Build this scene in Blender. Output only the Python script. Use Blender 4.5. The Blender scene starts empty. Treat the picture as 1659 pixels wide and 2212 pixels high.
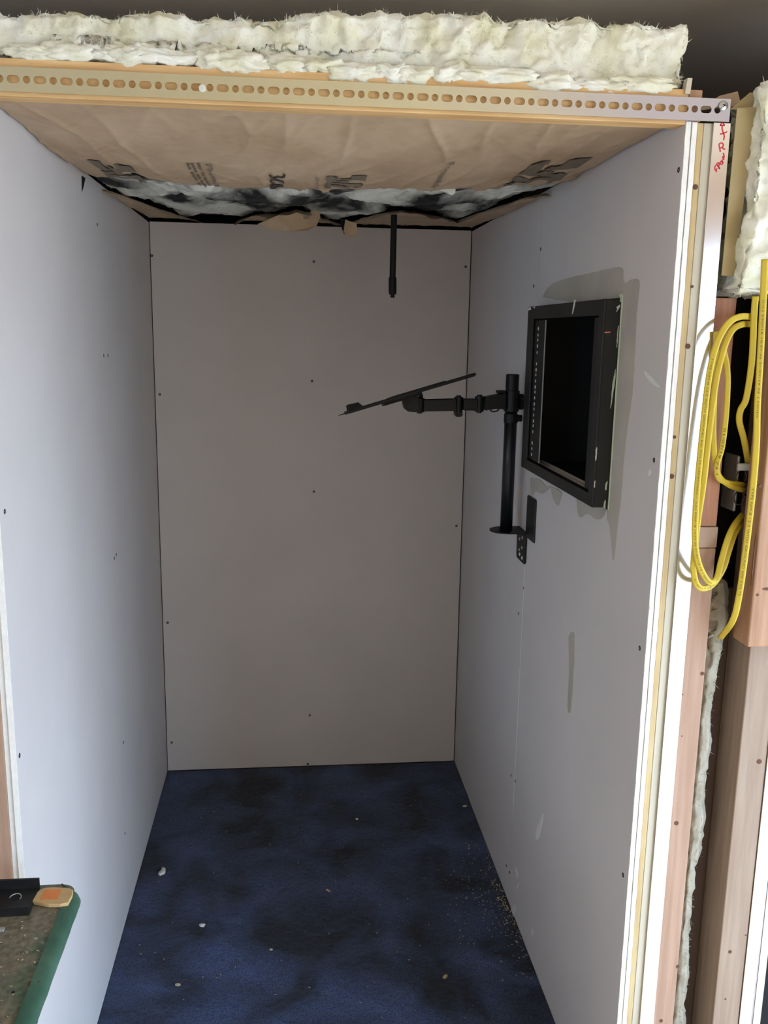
import bpy, bmesh, math, random
from mathutils import Vector, Matrix, noise
random.seed(7)
C = bpy.context.scene.collection
scene = bpy.context.scene

# ------------------------------------------------------------------ camera
FPX, YAW, PITCH, ROLL = 1936.6451, 0.1064, -0.1967, 0.0161
CAM = Vector((0.5169, -1.6356, 1.8131))
fw = Vector((math.sin(YAW)*math.cos(PITCH), math.cos(YAW)*math.cos(PITCH), math.sin(PITCH)))
r0 = Vector((math.cos(YAW), -math.sin(YAW), 0)); u0 = r0.cross(fw)
rt = math.cos(ROLL)*r0 + math.sin(ROLL)*u0
up = -math.sin(ROLL)*r0 + math.cos(ROLL)*u0
cd = bpy.data.cameras.new('camera'); cam = bpy.data.objects.new('camera', cd); C.objects.link(cam)
cd.sensor_fit = 'VERTICAL'; cd.sensor_height = 36.0; cd.lens = 36.0*FPX/2212.0
cd.clip_start = 0.05; cd.clip_end = 200
m3 = Matrix((rt, up, -fw)).transposed()
cam.matrix_world = Matrix.Translation(CAM) @ m3.to_4x4()
scene.camera = cam

# ------------------------------------------------------------------ sky, sun, exposure
w = bpy.data.worlds.new('sky'); scene.world = w; w.use_nodes = True
bg = w.node_tree.nodes['Background']
bg.inputs[0].default_value = (0.54, 0.75, 1.05, 1); bg.inputs[1].default_value = 11.6
sd = bpy.data.lights.new('sun', 'SUN'); sun = bpy.data.objects.new('sun', sd); C.objects.link(sun)
sd.energy = 9.0; sd.angle = 0.01; sd.color = (1.0, 0.86, 0.68)
sun.rotation_euler = Vector((-0.72, 0.08, -0.68)).to_track_quat('-Z', 'Y').to_euler()
DOORY = -2.75                                   # garage front wall behind the camera
GX, SY0, SY1, SZ = 2.35, -2.6, -0.35, 2.10      # side door in the right garage wall
WX0, WX1, WZ0, WZ1 = -2.9, -1.65, 1.15, 2.25    # unseen front window added far left to light the right wall and ceiling
def portal(name, loc, rot, sx, sy):
    pd = bpy.data.lights.new(name, 'AREA'); po = bpy.data.objects.new(name, pd); C.objects.link(po)
    pd.shape = 'RECTANGLE'; pd.size = sx; pd.size_y = sy; pd.cycles.is_portal = True
    po.location = loc; po.rotation_euler = rot
portal('side_door_portal', (GX+.05, (SY0+SY1)/2, SZ/2), (math.radians(90), 0, math.radians(90)), SY1-SY0, SZ)
portal('added_window_portal', ((WX0+WX1)/2, DOORY-.05, (WZ0+WZ1)/2), (math.radians(90), 0, 0), WX1-WX0, WZ1-WZ0)
vs = scene.view_settings
vs.view_transform = 'Standard'; vs.look = 'None'; vs.gamma = 1; vs.use_curve_mapping = False
vs.exposure = -0.05

# ------------------------------------------------------------------ helpers
def at(px, py, ax, val):
    """point of a known plane under a given spot of the 1659x2212 frame"""
    v = fw + rt*((px-829.5)/FPX) - up*((py-1106)/FPX)
    i = 'xyz'.index(ax); t = (val-CAM[i])/v[i]
    return CAM + v*t

def lin(c):
    return tuple(((x/255)/12.92 if x/255 <= .04045 else ((x/255+.055)/1.055)**2.4) for x in c)

def mat(name, col, rough=.6, metal=0.0, var=.0, vscale=20, col2=None, bump=0.0, bscale=200, stretch=(1,1,1), spec=.5, detail=4, sheen=0.0, lo=.35, hi=.65, distort=0.0):
    m = bpy.data.materials.new(name); m.use_nodes = True
    nt = m.node_tree; b = nt.nodes['Principled BSDF']
    c1 = lin(col); b.inputs['Roughness'].default_value = rough; b.inputs['Metallic'].default_value = metal
    b.inputs['Specular IOR Level'].default_value = spec
    if sheen: b.inputs['Sheen Weight'].default_value = sheen
    tc = nt.nodes.new('ShaderNodeTexCoord'); mp = nt.nodes.new('ShaderNodeMapping')
    mp.inputs['Scale'].default_value = stretch
    nt.links.new(tc.outputs['Object'], mp.inputs['Vector'])
    if col2 or var:
        c2 = lin(col2) if col2 else tuple(x*(1-var) for x in c1)
        n = nt.nodes.new('ShaderNodeTexNoise'); n.inputs['Scale'].default_value = vscale; n.inputs['Detail'].default_value = detail
        n.inputs['Distortion'].default_value = distort
        nt.links.new(mp.outputs[0], n.inputs['Vector'])
        r = nt.nodes.new('ShaderNodeValToRGB'); r.color_ramp.elements[0].position = lo; r.color_ramp.elements[1].position = hi
        r.color_ramp.elements[0].color = (*c1, 1); r.color_ramp.elements[1].color = (*c2, 1)
        nt.links.new(n.outputs['Fac'], r.inputs[0]); nt.links.new(r.outputs[0], b.inputs['Base Color'])
    else:
        b.inputs['Base Color'].default_value = (*c1, 1)
    if bump:
        n2 = nt.nodes.new('ShaderNodeTexNoise'); n2.inputs['Scale'].default_value = bscale; n2.inputs['Detail'].default_value = 3
        nt.links.new(mp.outputs[0], n2.inputs['Vector'])
        bp = nt.nodes.new('ShaderNodeBump'); bp.inputs['Strength'].default_value = bump; bp.inputs['Distance'].default_value = .002
        nt.links.new(n2.outputs['Fac'], bp.inputs['Height']); nt.links.new(bp.outputs[0], b.inputs['Normal'])
    return m

M = {}
M['drywall'] = mat('drywall_paper', (208,201,197), .75, var=.05, vscale=3, bump=.05, bscale=400)
M['gypsum'] = mat('gypsum_core', (238,234,226), .9, var=.08, vscale=60, bump=.4, bscale=300)
M['screw'] = mat('black_phosphate_screw', (22,22,24), .5)
M['pine'] = mat('pale_pine', (176,142,118), .7, col2=(162,127,103), vscale=14, stretch=(6,6,.35), bump=.15, bscale=60)
M['pine_y'] = mat('yellow_pine', (200,176,128), .7, col2=(184,156,108), vscale=14, stretch=(6,6,.4), bump=.12, bscale=60)
M['pine_x'] = mat('header_pine', (226,186,130), .7, col2=(205,160,105), vscale=14, stretch=(.4,6,6), bump=.12, bscale=60)
M['cream'] = mat('cream_board_edge', (196,186,164), .75, var=.1, vscale=12, stretch=(6,6,.4))
M['fir'] = mat('reddish_fir', (176,124,92), .7, col2=(146,98,72), vscale=16, stretch=(6,6,.35), bump=.15, bscale=60)
M['fir2'] = mat('tan_fir', (180,138,106), .7, col2=(156,114,84), vscale=12, stretch=(5,5,.35), bump=.15, bscale=60)
M['knot'] = mat('wood_knot', (96,62,42), .8)
M['zinc'] = mat('yellow_zinc_steel', (196,196,196), .27, 1.0, col2=(226,224,170), vscale=2.2, stretch=(1,.2,.2), bump=.05, bscale=80)
M['bright'] = mat('bright_galvanised_steel', (236,236,236), .16, 1.0, var=.06, vscale=5, bump=.03, bscale=12)
M['steel'] = mat('bolt_steel', (200,200,196), .25, 1.0)
M['glass'] = mat('white_fibreglass', (236,234,222), .95, col2=(220,216,186), vscale=18, bump=.8, bscale=150)
M['glass_shade'] = mat('shaded_fibreglass', (172,164,146), .95, col2=(152,145,126), vscale=14, bump=.7, bscale=150)  # fibreglass greyed in colour for the shade of the stud bay
M['dirty'] = mat('sooty_fibreglass', (24,25,26), .95, col2=(228,230,222), vscale=6.0, bump=.8, bscale=120, detail=6, lo=.42, hi=.60, distort=.6, stretch=(1,.38,1))
M['kraft'] = mat('kraft_paper', (190,166,138), .62, col2=(176,150,121), vscale=6, bump=.12, bscale=90)
M['kraft2'] = mat('olive_kraft_paper', (172,152,108), .7, var=.12, vscale=8, bump=.15, bscale=90)
M['ink'] = mat('grey_print_ink', (112,101,87), .8)
M['ink2'] = mat('black_stamp_ink', (50,46,46), .8)
M['red'] = mat('red_marker', (200,32,48), .6)
M['carpet'] = mat('navy_carpet', (20,26,39), .95, col2=(66,82,122), vscale=4.4, bump=1.0, bscale=420, spec=.15, sheen=.2, detail=6, lo=.36, hi=.72, distort=.6)
def speckle(m, scale, amt, stretch=(1,1,1)):
    """multiply the base colour by a fine noise, like cut yarn ends"""
    nt = m.node_tree; b = nt.nodes['Principled BSDF']; src = b.inputs['Base Color'].links[0].from_socket
    n = nt.nodes.new('ShaderNodeTexNoise'); n.inputs['Scale'].default_value = scale; n.inputs['Detail'].default_value = 2
    mp = nt.nodes.new('ShaderNodeMapping'); mp.inputs['Scale'].default_value = stretch
    tc = nt.nodes.new('ShaderNodeTexCoord'); nt.links.new(tc.outputs['Object'], mp.inputs['Vector']); nt.links.new(mp.outputs[0], n.inputs['Vector'])
    r = nt.nodes.new('ShaderNodeMapRange'); r.inputs['From Min'].default_value = .3; r.inputs['From Max'].default_value = .7
    r.inputs['To Min'].default_value = 1-amt; r.inputs['To Max'].default_value = 1+amt
    nt.links.new(n.outputs['Fac'], r.inputs['Value'])
    x = nt.nodes.new('ShaderNodeVectorMath'); x.operation = 'SCALE'
    nt.links.new(src, x.inputs[0]); nt.links.new(r.outputs[0], x.inputs['Scale']); nt.links.new(x.outputs[0], b.inputs['Base Color'])
M['tanpine'] = mat('tan_pine', (160,138,118), .7, col2=(146,122,102), vscale=14, stretch=(6,6,.35), bump=.12, bscale=60)
M['blockpine'] = mat('short_block_pine', (178,150,126), .7, var=.12, vscale=30)
M['black'] = mat('black_powder_coat', (11,11,12), .5, spec=.3)
M['tube'] = mat('black_steel_tube', (12,14,16), .38, spec=.4)
M['rackblk'] = mat('black_rack_paint', (22,22,21), .55, var=.3, vscale=10)
M['rackin'] = mat('rack_inside_black', (10,10,10), .6)
M['mud'] = mat('damp_joint_compound', (182,175,162), .8, var=.14, vscale=8)
M['mudg'] = mat('pale_green_compound', (186,198,168), .8, var=.1, vscale=30)
M['smear'] = mat('white_compound_smear', (222,220,214), .85)
M['dust'] = mat('plaster_crumb', (224,220,208), .9)
M['saw'] = mat('sawdust', (196,180,140), .9, var=.3, vscale=200)
M['ceil'] = mat('tan_painted_ceiling', (240,222,202), .8, var=.05, vscale=4)
M['concrete'] = mat('concrete', (178,172,162), .85, var=.15, vscale=6, bump=.2, bscale=80)
M['garage'] = mat('garage_wall_paint', (238,212,180), .85, var=.06, vscale=4)
M['shadefill'] = mat('black_shade_fill', (14,13,12), .9)  # black fill for dark areas and unseen panels
M['brown'] = mat('brown_stud_shade', (84,66,56), .7, var=.1, vscale=10)  # brown painted for the jamb stud's side in shade
M['yellow'] = mat('yellow_cable_jacket', (206,178,52), .5, var=.06, vscale=20)
M['cableink'] = mat('cable_print', (110,96,40), .6)
M['galv'] = mat('dull_galvanised_box', (176,174,168), .45, .35, var=.2, vscale=40)
M['green'] = mat('worn_green_bench_paint', (62,88,66), .5, col2=(112,104,84), vscale=9, bump=.25, bscale=60, detail=7, lo=.40, hi=.56, distort=.6)
M['greenrim'] = mat('green_bench_rim', (76,106,84), .5, col2=(50,82,64), vscale=14, bump=.1, bscale=60)
M['benchleg'] = mat('bench_leg_steel', (50,84,62), .5)
M['oldblack'] = mat('scuffed_black_steel', (12,12,12), .5, col2=(34,33,30), vscale=18, bump=.2, bscale=120, lo=.5, hi=.75)
M['stick'] = mat('light_wood_offcut', (200,165,112), .65, var=.1, vscale=10, stretch=(.5,6,6))
M['orange'] = mat('orange_stamp_ink', (226,134,72), .7, var=.12, vscale=60)
M['dark'] = mat('dark_hole', (8,8,8), .9)
M['pale'] = mat('pale_metal_hole_light', (212,210,196), .4)  # pale metal and chips, also paints light in the rail holes

def along_x(m, x0, x1, ca, cb):
    nt = m.node_tree; b = nt.nodes['Principled BSDF']
    tc = nt.nodes.new('ShaderNodeTexCoord'); sx = nt.nodes.new('ShaderNodeSeparateXYZ'); nt.links.new(tc.outputs['Object'], sx.inputs[0])
    nz = nt.nodes.new('ShaderNodeTexNoise'); nz.inputs['Scale'].default_value = 5; nt.links.new(tc.outputs['Object'], nz.inputs['Vector'])
    ad = nt.nodes.new('ShaderNodeMath'); ad.operation = 'MULTIPLY_ADD'; ad.inputs[1].default_value = .5
    nt.links.new(nz.outputs['Fac'], ad.inputs[0]); nt.links.new(sx.outputs['X'], ad.inputs[2])
    mr = nt.nodes.new('ShaderNodeMapRange'); mr.inputs['From Min'].default_value = x0+.25; mr.inputs['From Max'].default_value = x1+.25; nt.links.new(ad.outputs[0], mr.inputs['Value'])
    mx = nt.nodes.new('ShaderNodeMix'); mx.data_type = 'RGBA'; mx.inputs['A'].default_value = (*lin(ca), 1); mx.inputs['B'].default_value = (*lin(cb), 1)
    nt.links.new(mr.outputs[0], mx.inputs['Factor']); nt.links.new(mx.outputs['Result'], b.inputs['Base Color'])
along_x(M['zinc'], .75, 1.15, (216,215,188), (190,190,202))   # yellowish zinc turning blue-grey towards the right end
speckle(M['carpet'], 190, .7, (1.6,1,1)); speckle(M['green'], 90, .35); speckle(M['kraft'], 40, .06)

def link(name, me, m, parent=None, smooth=False):
    if m is not None and not me.materials: me.materials.append(M[m] if isinstance(m, str) else m)
    if smooth: me.polygons.foreach_set('use_smooth', [True]*len(me.polygons))
    o = bpy.data.objects.new(name, me); C.objects.link(o)
    if parent:
        o.parent = parent
        o.matrix_parent_inverse = Matrix.Translation(-ABS[parent.name])
    ABS[o.name] = Vector((0,0,0))   # every mesh holds world coordinates
    return o
ABS = {}
def obj(name, verts, faces, m, parent=None, smooth=False):
    me = bpy.data.meshes.new(name); me.from_pydata([tuple(v) for v in verts], [], faces); me.update()
    return link(name, me, m, parent, smooth)
def obm(name, bm, m, parent=None, smooth=False):
    bmesh.ops.recalc_face_normals(bm, faces=bm.faces[:])
    me = bpy.data.meshes.new(name); bm.to_mesh(me); bm.free()
    return link(name, me, m, parent, smooth)
def thing(name, label, cat, loc=(0,0,0), group=None):
    o = bpy.data.objects.new(name, None); C.objects.link(o); o.empty_display_size = .05
    o.location = loc; ABS[o.name] = Vector(loc)
    return tag(o, label, cat, group)
def tag(o, label, cat, group=None):
    o['label'] = label; o['category'] = cat
    if group: o['group'] = group
    return o
def struct(o, label=None):
    o['kind'] = 'structure'
    if label: o['label'] = label
    return o
def addbox(bm, x0, x1, y0, y1, z0, z1, mx=None):
    vs_ = [bm.verts.new(p) for p in [(x0,y0,z0),(x1,y0,z0),(x1,y1,z0),(x0,y1,z0),(x0,y0,z1),(x1,y0,z1),(x1,y1,z1),(x0,y1,z1)]]
    fs = [bm.faces.new([vs_[i] for i in f]) for f in [(0,3,2,1),(4,5,6,7),(0,1,5,4),(1,2,6,5),(2,3,7,6),(3,0,4,7)]]
    if mx: bmesh.ops.transform(bm, matrix=mx, verts=vs_)
    return vs_, fs
def box(name, x0, x1, y0, y1, z0, z1, m, parent=None, bev=0.0, seg=2, mx=None):
    bm = bmesh.new(); addbox(bm, x0, x1, y0, y1, z0, z1, mx)
    if bev: bmesh.ops.bevel(bm, geom=bm.edges[:], offset=bev, segments=seg, affect='EDGES', profile=.5)
    return obm(name, bm, m, parent)
def addtube(bm, pts, r, n=12, caps=True):
    pts = [Vector(p) for p in pts]; rr = r if isinstance(r, (list, tuple)) else [r]*len(pts)
    rings = []; prev = None
    for i, p in enumerate(pts):
        t = (pts[min(i+1, len(pts)-1)]-pts[max(i-1, 0)])
        if t.length < 1e-9: t = Vector((0,0,1))
        t.normalize()
        a = prev if prev is not None else (Vector((1,0,0)) if abs(t.x) < .9 else Vector((0,1,0)))
        a = (a - t*a.dot(t)).normalized(); prev = a; b = t.cross(a)
        rings.append([bm.verts.new(p + (a*math.cos(2*math.pi*k/n)+b*math.sin(2*math.pi*k/n))*rr[i]) for k in range(n)])
    for i in range(len(rings)-1):
        for k in range(n): bm.faces.new([rings[i][k], rings[i][(k+1)%n], rings[i+1][(k+1)%n], rings[i+1][k]])
    if caps: bm.faces.new(rings[0][::-1]); bm.faces.new(rings[-1])
def tube(name, pts, r, m, parent=None, n=16, smooth=False):
    bm = bmesh.new(); addtube(bm, pts, r, n); return obm(name, bm, m, parent, smooth)
def prism(name, poly, axis, a0, a1, m, parent=None, bev=0.0):
    """poly of 2D points extruded along axis; 2D order: x->(y,z), y->(x,z), z->(x,y)"""
    def P(p, a): return {'x': (a, p[0], p[1]), 'y': (p[0], a, p[1]), 'z': (p[0], p[1], a)}[axis]
    bm = bmesh.new(); A = [bm.verts.new(P(p, a0)) for p in poly]; B = [bm.verts.new(P(p, a1)) for p in poly]
    bm.faces.new(A); bm.faces.new(B[::-1]); n = len(poly)
    for i in range(n): bm.faces.new([A[i], B[i], B[(i+1)%n], A[(i+1)%n]])
    if bev: bmesh.ops.bevel(bm, geom=bm.edges[:], offset=bev, segments=2, affect='EDGES', profile=.5)
    return obm(name, bm, m, parent)
def holed(bm, axis, a0, a1, o, h):
    """rectangular slab o=(u0,u1,v0,v1) with rectangular hole h, thickness a0..a1 along axis"""
    def P(u, v, a): return {'x': (a,u,v), 'y': (u,a,v), 'z': (u,v,a)}[axis]
    O = [(o[0],o[2]),(o[1],o[2]),(o[1],o[3]),(o[0],o[3])]; H_ = [(h[0],h[2]),(h[1],h[2]),(h[1],h[3]),(h[0],h[3])]
    V = {}
    for k, L in (('o',O),('h',H_)):
        for s, a in ((0,a0),(1,a1)): V[k,s] = [bm.verts.new(P(*p, a)) for p in L]
    for i in range(4):
        j = (i+1) % 4
        for s in (0,1): bm.faces.new([V['o',s][i], V['o',s][j], V['h',s][j], V['h',s][i]])
        for k in ('o','h'): bm.faces.new([V[k,0][i], V[k,0][j], V[k,1][j], V[k,1][i]])
def fluff(name, x0, x1, y0, y1, z0, z1, h, amp, m, parent=None, seed=0, shape=None, freq=14, rnd=.02):
    """fuzzy batt: gridded box whose skin is pushed in and out by noise"""
    nx, ny, nz = [max(1, int(round((b-a)/h))) for a, b in ((x0,x1),(y0,y1),(z0,z1))]
    idx = {}; V = []; F = []
    def vid(i, j, k):
        if (i,j,k) in idx: return idx[i,j,k]
        p = Vector((x0+(x1-x0)*i/nx, y0+(y1-y0)*j/ny, z0+(z1-z0)*k/nz))
        n = Vector(((i == nx)-(i == 0), (j == ny)-(j == 0), (k == nz)-(k == 0)))
        q = p.copy()
        if n.length > 1: q -= n.normalized()*rnd*.45
        n.normalize()
        s = Vector((seed*7.3, seed*3.1, seed*1.7))
        d = noise.fractal(p*freq+s, .9, 2.1, 6)*amp*1.1 + noise.noise(p*freq*.35+s)*amp*.8 - abs(noise.noise(p*freq*1.7+s))*amp*.9
        wv = noise.noise_vector(p*freq*2.6+s)*amp*.5 + noise.noise_vector(p*freq*6+s)*amp*.28
        q += n*d + wv
        if shape: q = shape(q)
        idx[i,j,k] = len(V); V.append(q); return idx[i,j,k]
    for i in range(nx):
        for k in range(nz):
            F.append((vid(i,0,k), vid(i+1,0,k), vid(i+1,0,k+1), vid(i,0,k+1)))
            F.append((vid(i,ny,k), vid(i,ny,k+1), vid(i+1,ny,k+1), vid(i+1,ny,k)))
        for j in range(ny):
            F.append((vid(i,j,0), vid(i,j+1,0), vid(i+1,j+1,0), vid(i+1,j,0)))
            F.append((vid(i,j,nz), vid(i+1,j,nz), vid(i+1,j+1,nz), vid(i,j+1,nz)))
    for j in range(ny):
        for k in range(nz):
            F.append((vid(0,j,k), vid(0,j,k+1), vid(0,j+1,k+1), vid(0,j+1,k)))
            F.append((vid(nx,j,k), vid(nx,j+1,k), vid(nx,j+1,k+1), vid(nx,j,k+1)))
    return obj(name, V, F, m, parent, True)
def fibres(base, n, length, m, keep, seed=1):
    """loose hair-thin glass fibres standing off a batt"""
    rnd = random.Random(seed); me = base.data; V = []; F = []
    ps = [p for p in me.polygons if keep(p)]
    for _ in range(n):
        p = rnd.choice(ps); c = p.center; nn = p.normal
        d = (nn + Vector((rnd.uniform(-1,1), rnd.uniform(-1,1), rnd.uniform(-1,1)))*.8).normalized()*length*rnd.uniform(.4,1)
        s = d.cross(Vector((rnd.uniform(-1,1), rnd.uniform(-1,1), rnd.uniform(-1,1)))).normalized()*.0005
        bend = Vector((rnd.uniform(-1,1), rnd.uniform(-1,1), rnd.uniform(-1,1)))*length*.35
        i = len(V); V += [c-s, c+s, c+d*.55+bend*.5+s*.7, c+d*.55+bend*.5-s*.7, c+d+bend]
        F += [(i,i+1,i+2,i+3), (i+3,i+2,i+4)]
    o = obj('loose_fibre', V, F, m, base); o['kind'] = 'stuff'; return o
def textmesh(body, size=1.0):
    cu = bpy.data.curves.new('t', 'FONT'); cu.body = body; cu.size = size; cu.resolution_u = 2
    o = bpy.data.objects.new('t', cu); C.objects.link(o); bpy.context.view_layer.update()
    me = bpy.data.meshes.new_from_object(o.evaluated_get(bpy.context.evaluated_depsgraph_get()))
    bpy.data.objects.remove(o); bpy.data.curves.remove(cu)
    return me
def mapped_text(name, body, f, m, parent, maxedge, u=1.0, v=1.0, bold=0.0):
    """text drawn with unit box (u long, v tall), each vertex carried to 3D by f(s,t)"""
    me = textmesh(body); bm = bmesh.new(); bm.from_mesh(me); bpy.data.meshes.remove(me)
    if not bm.verts: bm.free(); return None
    xs = [q.co.x for q in bm.verts]; ys = [q.co.y for q in bm.verts]
    x0, x1, y0, y1 = min(xs), max(xs), min(ys), max(ys)
    for q in bm.verts: q.co = Vector(((q.co.x-x0)/(x1-x0)*u, (q.co.y-y0)/max(1e-6, y1-y0)*v, 0))
    bmesh.ops.triangulate(bm, faces=bm.faces[:])
    for _ in range(4):
        es = [e for e in bm.edges if e.calc_length() > maxedge]
        if not es: break
        bmesh.ops.subdivide_edges(bm, edges=es, cuts=1, use_grid_fill=False)
        bmesh.ops.triangulate(bm, faces=bm.faces[:])
    for q in bm.verts: q.co = f(q.co.x, q.co.y)
    me = bpy.data.meshes.new(name); bm.to_mesh(me); bm.free()
    return link(name, me, m, parent)
def catmull(P, k=10):
    P = [Vector(p) for p in P]; Q = [P[0]*2-P[1]]+P+[P[-1]*2-P[-2]]; R = []
    for i in range(1, len(Q)-2):
        for s in range(k):
            t = s/k; a, b, c, d = Q[i-1], Q[i], Q[i+1], Q[i+2]
            R.append(.5*((2*b)+(c-a)*t+(2*a-5*b+4*c-d)*t*t+(3*b-a-3*c+d)*t**3))
    return R+[P[-1]]
def blob(name, pts, axis, a0, a1, m, parent=None, jag=0.0, seed=0):
    rnd = random.Random(seed)
    R = catmull([Vector((p[0], p[1], 0)) for p in pts]+[Vector((pts[0][0], pts[0][1], 0))], 5)[:-1]
    return prism(name, [(p.x+rnd.uniform(-jag,jag), p.y+rnd.uniform(-jag,jag)) for p in R], axis, a0, a1, m, parent)

W, D, H = 1.22, 1.9067, 2.2058

# ------------------------------------------------------------------ garage shell
struct(box('floor', -3, GX, DOORY, 3.2, -.12, -.012, 'concrete'), 'concrete garage floor in front of the booth')
struct(box('driveway', GX, 16, -14, 10, -.14, -.02, 'concrete'), 'sunlit concrete driveway outside the garage')
struct(box('ceiling', -3, GX, DOORY, 3.2, 2.5, 2.56, 'ceil'), 'tan painted garage ceiling above the insulation')
struct(box('wall_garage_left', -3.1, -3, DOORY, 3.2, -.12, 2.56, 'garage'), 'left garage side wall')
struct(box('wall_garage_rear', -3.1, GX+.1, 3.2, 3.3, -.12, 2.56, 'shadefill'))
bm = bmesh.new(); holed(bm, 'x', GX, GX+.1, (DOORY-.1, 3.2, -.3, 2.56), (SY0, SY1, -.0121, SZ))
struct(obm('wall_garage_right', bm, 'garage'), 'garage side wall around the open door')
bm = bmesh.new(); holed(bm, 'y', DOORY-.1, DOORY, (-3.1, GX, -.12, 2.56), (WX0, WX1, WZ0, WZ1))
struct(obm('wall_garage_front', bm, 'garage'), 'garage front wall with an added window opening, behind the viewer')
struct(box('wall_light_stop_left', -3, -.065, .10, .11, -.012, 2.24, 'shadefill'), 'unseen black panel added left of the booth to stop light')  # added out of view to stop light leaking over the booth

# ------------------------------------------------------------------ booth walls
T = .0105   # one sheet
def screws(parent, axis, val, pts):
    sgn = {'x0': 1, 'xW': -1, 'yD': -1}[axis]
    for px, py in pts:
        c = at(px, py, axis[0], val)
        n = Vector((sgn, 0, 0)) if axis[0] == 'x' else Vector((0, sgn, 0))
        o = link('drywall_screw', SCREW, None, parent)
        o.rotation_euler = n.to_track_quat('Z', 'Y').to_euler(); o.location = c
bm = bmesh.new()
ring = lambda r, z: [bm.verts.new((r*math.cos(k*math.pi/6), r*math.sin(k*math.pi/6), z)) for k in range(12)]
A_, B_, C_, = ring(.0052, -.001), ring(.0050, .0006), ring(.0024, .0006); c_ = bm.verts.new((0,0,-.0012))
for k in range(12):
    j = (k+1) % 12
    bm.faces.new([A_[k],A_[j],B_[j],B_[k]]); bm.faces.new([B_[k],B_[j],C_[j],C_[k]]); bm.faces.new([C_[k],C_[j],c_])
SCREW = bpy.data.meshes.new('drywall_screw'); bm.to_mesh(SCREW); bm.free(); SCREW.materials.append(M['screw'])

YB = .925
# left
wl = struct(box('wall_left', -2*T-.001, -T-.001, .002, D+.03, 0, 2.195, 'gypsum'), 'left drywall booth wall, inner layer')
box('drywall_sheet', -T, 0, 0, YB+.06-.0006, 0, 2.204, 'drywall', wl)
box('drywall_sheet', -T, 0, YB+.06+.0006, D+.02, 0, 2.204, 'drywall', wl)
prism('paper_edge', [(-T-.0006,-.0012),(-.0006,-.0012),(-.0006,.0),(-T-.0006,.0)], 'z', .01, 2.19, 'gypsum', wl)
screws(wl, 'x0', 0, [(210,485),(224,768),(233,768),(10,1105),(247,1206),(251,1198),(42,1632),(267,1604),(270,1800),(80,2206)])
for i, (a, b, m) in enumerate([(-.060,-.0225,'pine')]):
    box('wall_stud', a, b, .001, .09, 0, 2.185, m, wl, .0015)
# back
wb = struct(box('wall_back', -.03, W+.03, D+.012, D+.026, 0, 2.19, 'dark'), 'rear drywall booth wall, backing layer')
box('drywall_sheet', .0035, W-.0045, D, D+.011, .004, H, 'drywall', wb)
screws(wb, 'yD', D, [(328,552),(678,565),(1006,576),(345,852),(674,823),(678,1062),(986,1136),(362,1345),(371,1604),(669,1545),(665,1650)])
# right with opening for the rack
HOLE = (.275, .862, 1.462, 1.868)
bm = bmesh.new(); holed(bm, 'x', W+T+.001, W+2*T+.001, (.002, D+.03, 0, 2.195), HOLE)
wr = struct(obm('wall_right', bm, 'gypsum'), 'right drywall booth wall, inner layer')
bm = bmesh.new(); holed(bm, 'x', W, W+T, (0, YB-.0008, 0, 2.204), HOLE); obm('drywall_sheet', bm, 'drywall', wr)
box('drywall_sheet', W, W+T, YB+.0008, D+.02, 0, 2.204, 'drywall', wr)
# rough broken paper and core along the exposed front edges
for par, xa, xb, s in ((wr, W+.0006, W+T-.0006, 3), (wr, W+T+.0018, W+2*T+.0006, 4)):
    V = []; F = []; n = 240
    for i in range(n+1):
        z = .005+2.185*i/n; j = noise.fractal(Vector((0, s*9, z*26)), 1, 2, 4)
        V += [(xa+.0008*j, 0.0015, z), (xa+.0012*noise.noise(Vector((s,3,z*40))), -.0015-.0008*j, z), (xb+.0008*j, -.0012-.0009*noise.noise(Vector((s,9,z*60))), z), (xb, .0015, z)]
    for i in range(n):
        for k in range(3): F.append((4*i+k, 4*i+k+1, 4*i+k+5, 4*i+k+4))
    obj('gypsum_edge', V, F, 'gypsum', par)
screws(wr, 'xW', W, [(1466,367),(1168,538),(1153,618),(1413,994),(1382,1400),(1346,1890),(1131,1270),(1120,1325),(1104,1675),(1113,1687),(1094,1870),(1101,1884)])
# seam filler line and smears on the right wall
prism('seam_bead', [(YB-.0035,.30),(YB+.0015,.30),(YB+.0015,1.13),(YB-.002,1.13)], 'x', W-.0006, W+.001, 'smear', wr)
def wallpatch(name, pxs, m, seed, thick=.0012, jag=.001):
    pts = [at(x, y, 'x', W) for x, y in pxs]
    return blob(name, [(p.y, p.z) for p in pts], 'x', W-thick-seed*.00012, W+.002, m, wr, jag, seed)
wallpatch('compound_patch', [(1172,642),(1184,622),(1205,608),(1240,597),(1280,589),(1338,578),(1347,600),(1343,640),(1260,655)], 'mud', 1)
wallpatch('compound_patch', [(1344,640),(1348,615),(1381,606),(1376,680),(1372,780),(1366,860),(1352,960),(1344,1060),(1336,1130),(1328,1200),(1324,1205),(1318,1140),(1312,1095),(1330,900)], 'mud', 2)
wallpatch('compound_patch', [(1146,1032),(1165,1035),(1178,1048),(1190,1052),(1172,1066),(1158,1062),(1148,1070)], 'mud', 3)
wallpatch('compound_patch', [(1190,1050),(1212,1062),(1214,1076),(1206,1092),(1196,1078)], 'mud', 4)
wallpatch('compound_patch', [(1246,1078),(1280,1092),(1308,1100),(1302,1118),(1290,1122),(1270,1110),(1252,1116)], 'mud', 5)
wallpatch('compound_patch', [(1229,1376),(1234,1366),(1242,1376),(1240,1450),(1234,1532),(1227,1528),(1230,1450)], 'mud', 6, .0008, .0004)
wallpatch('plaster_smear', [(1158,1812),(1160,1790),(1168,1772),(1173,1758),(1172,1778),(1164,1812)], 'smear', 7, .0006)
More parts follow.
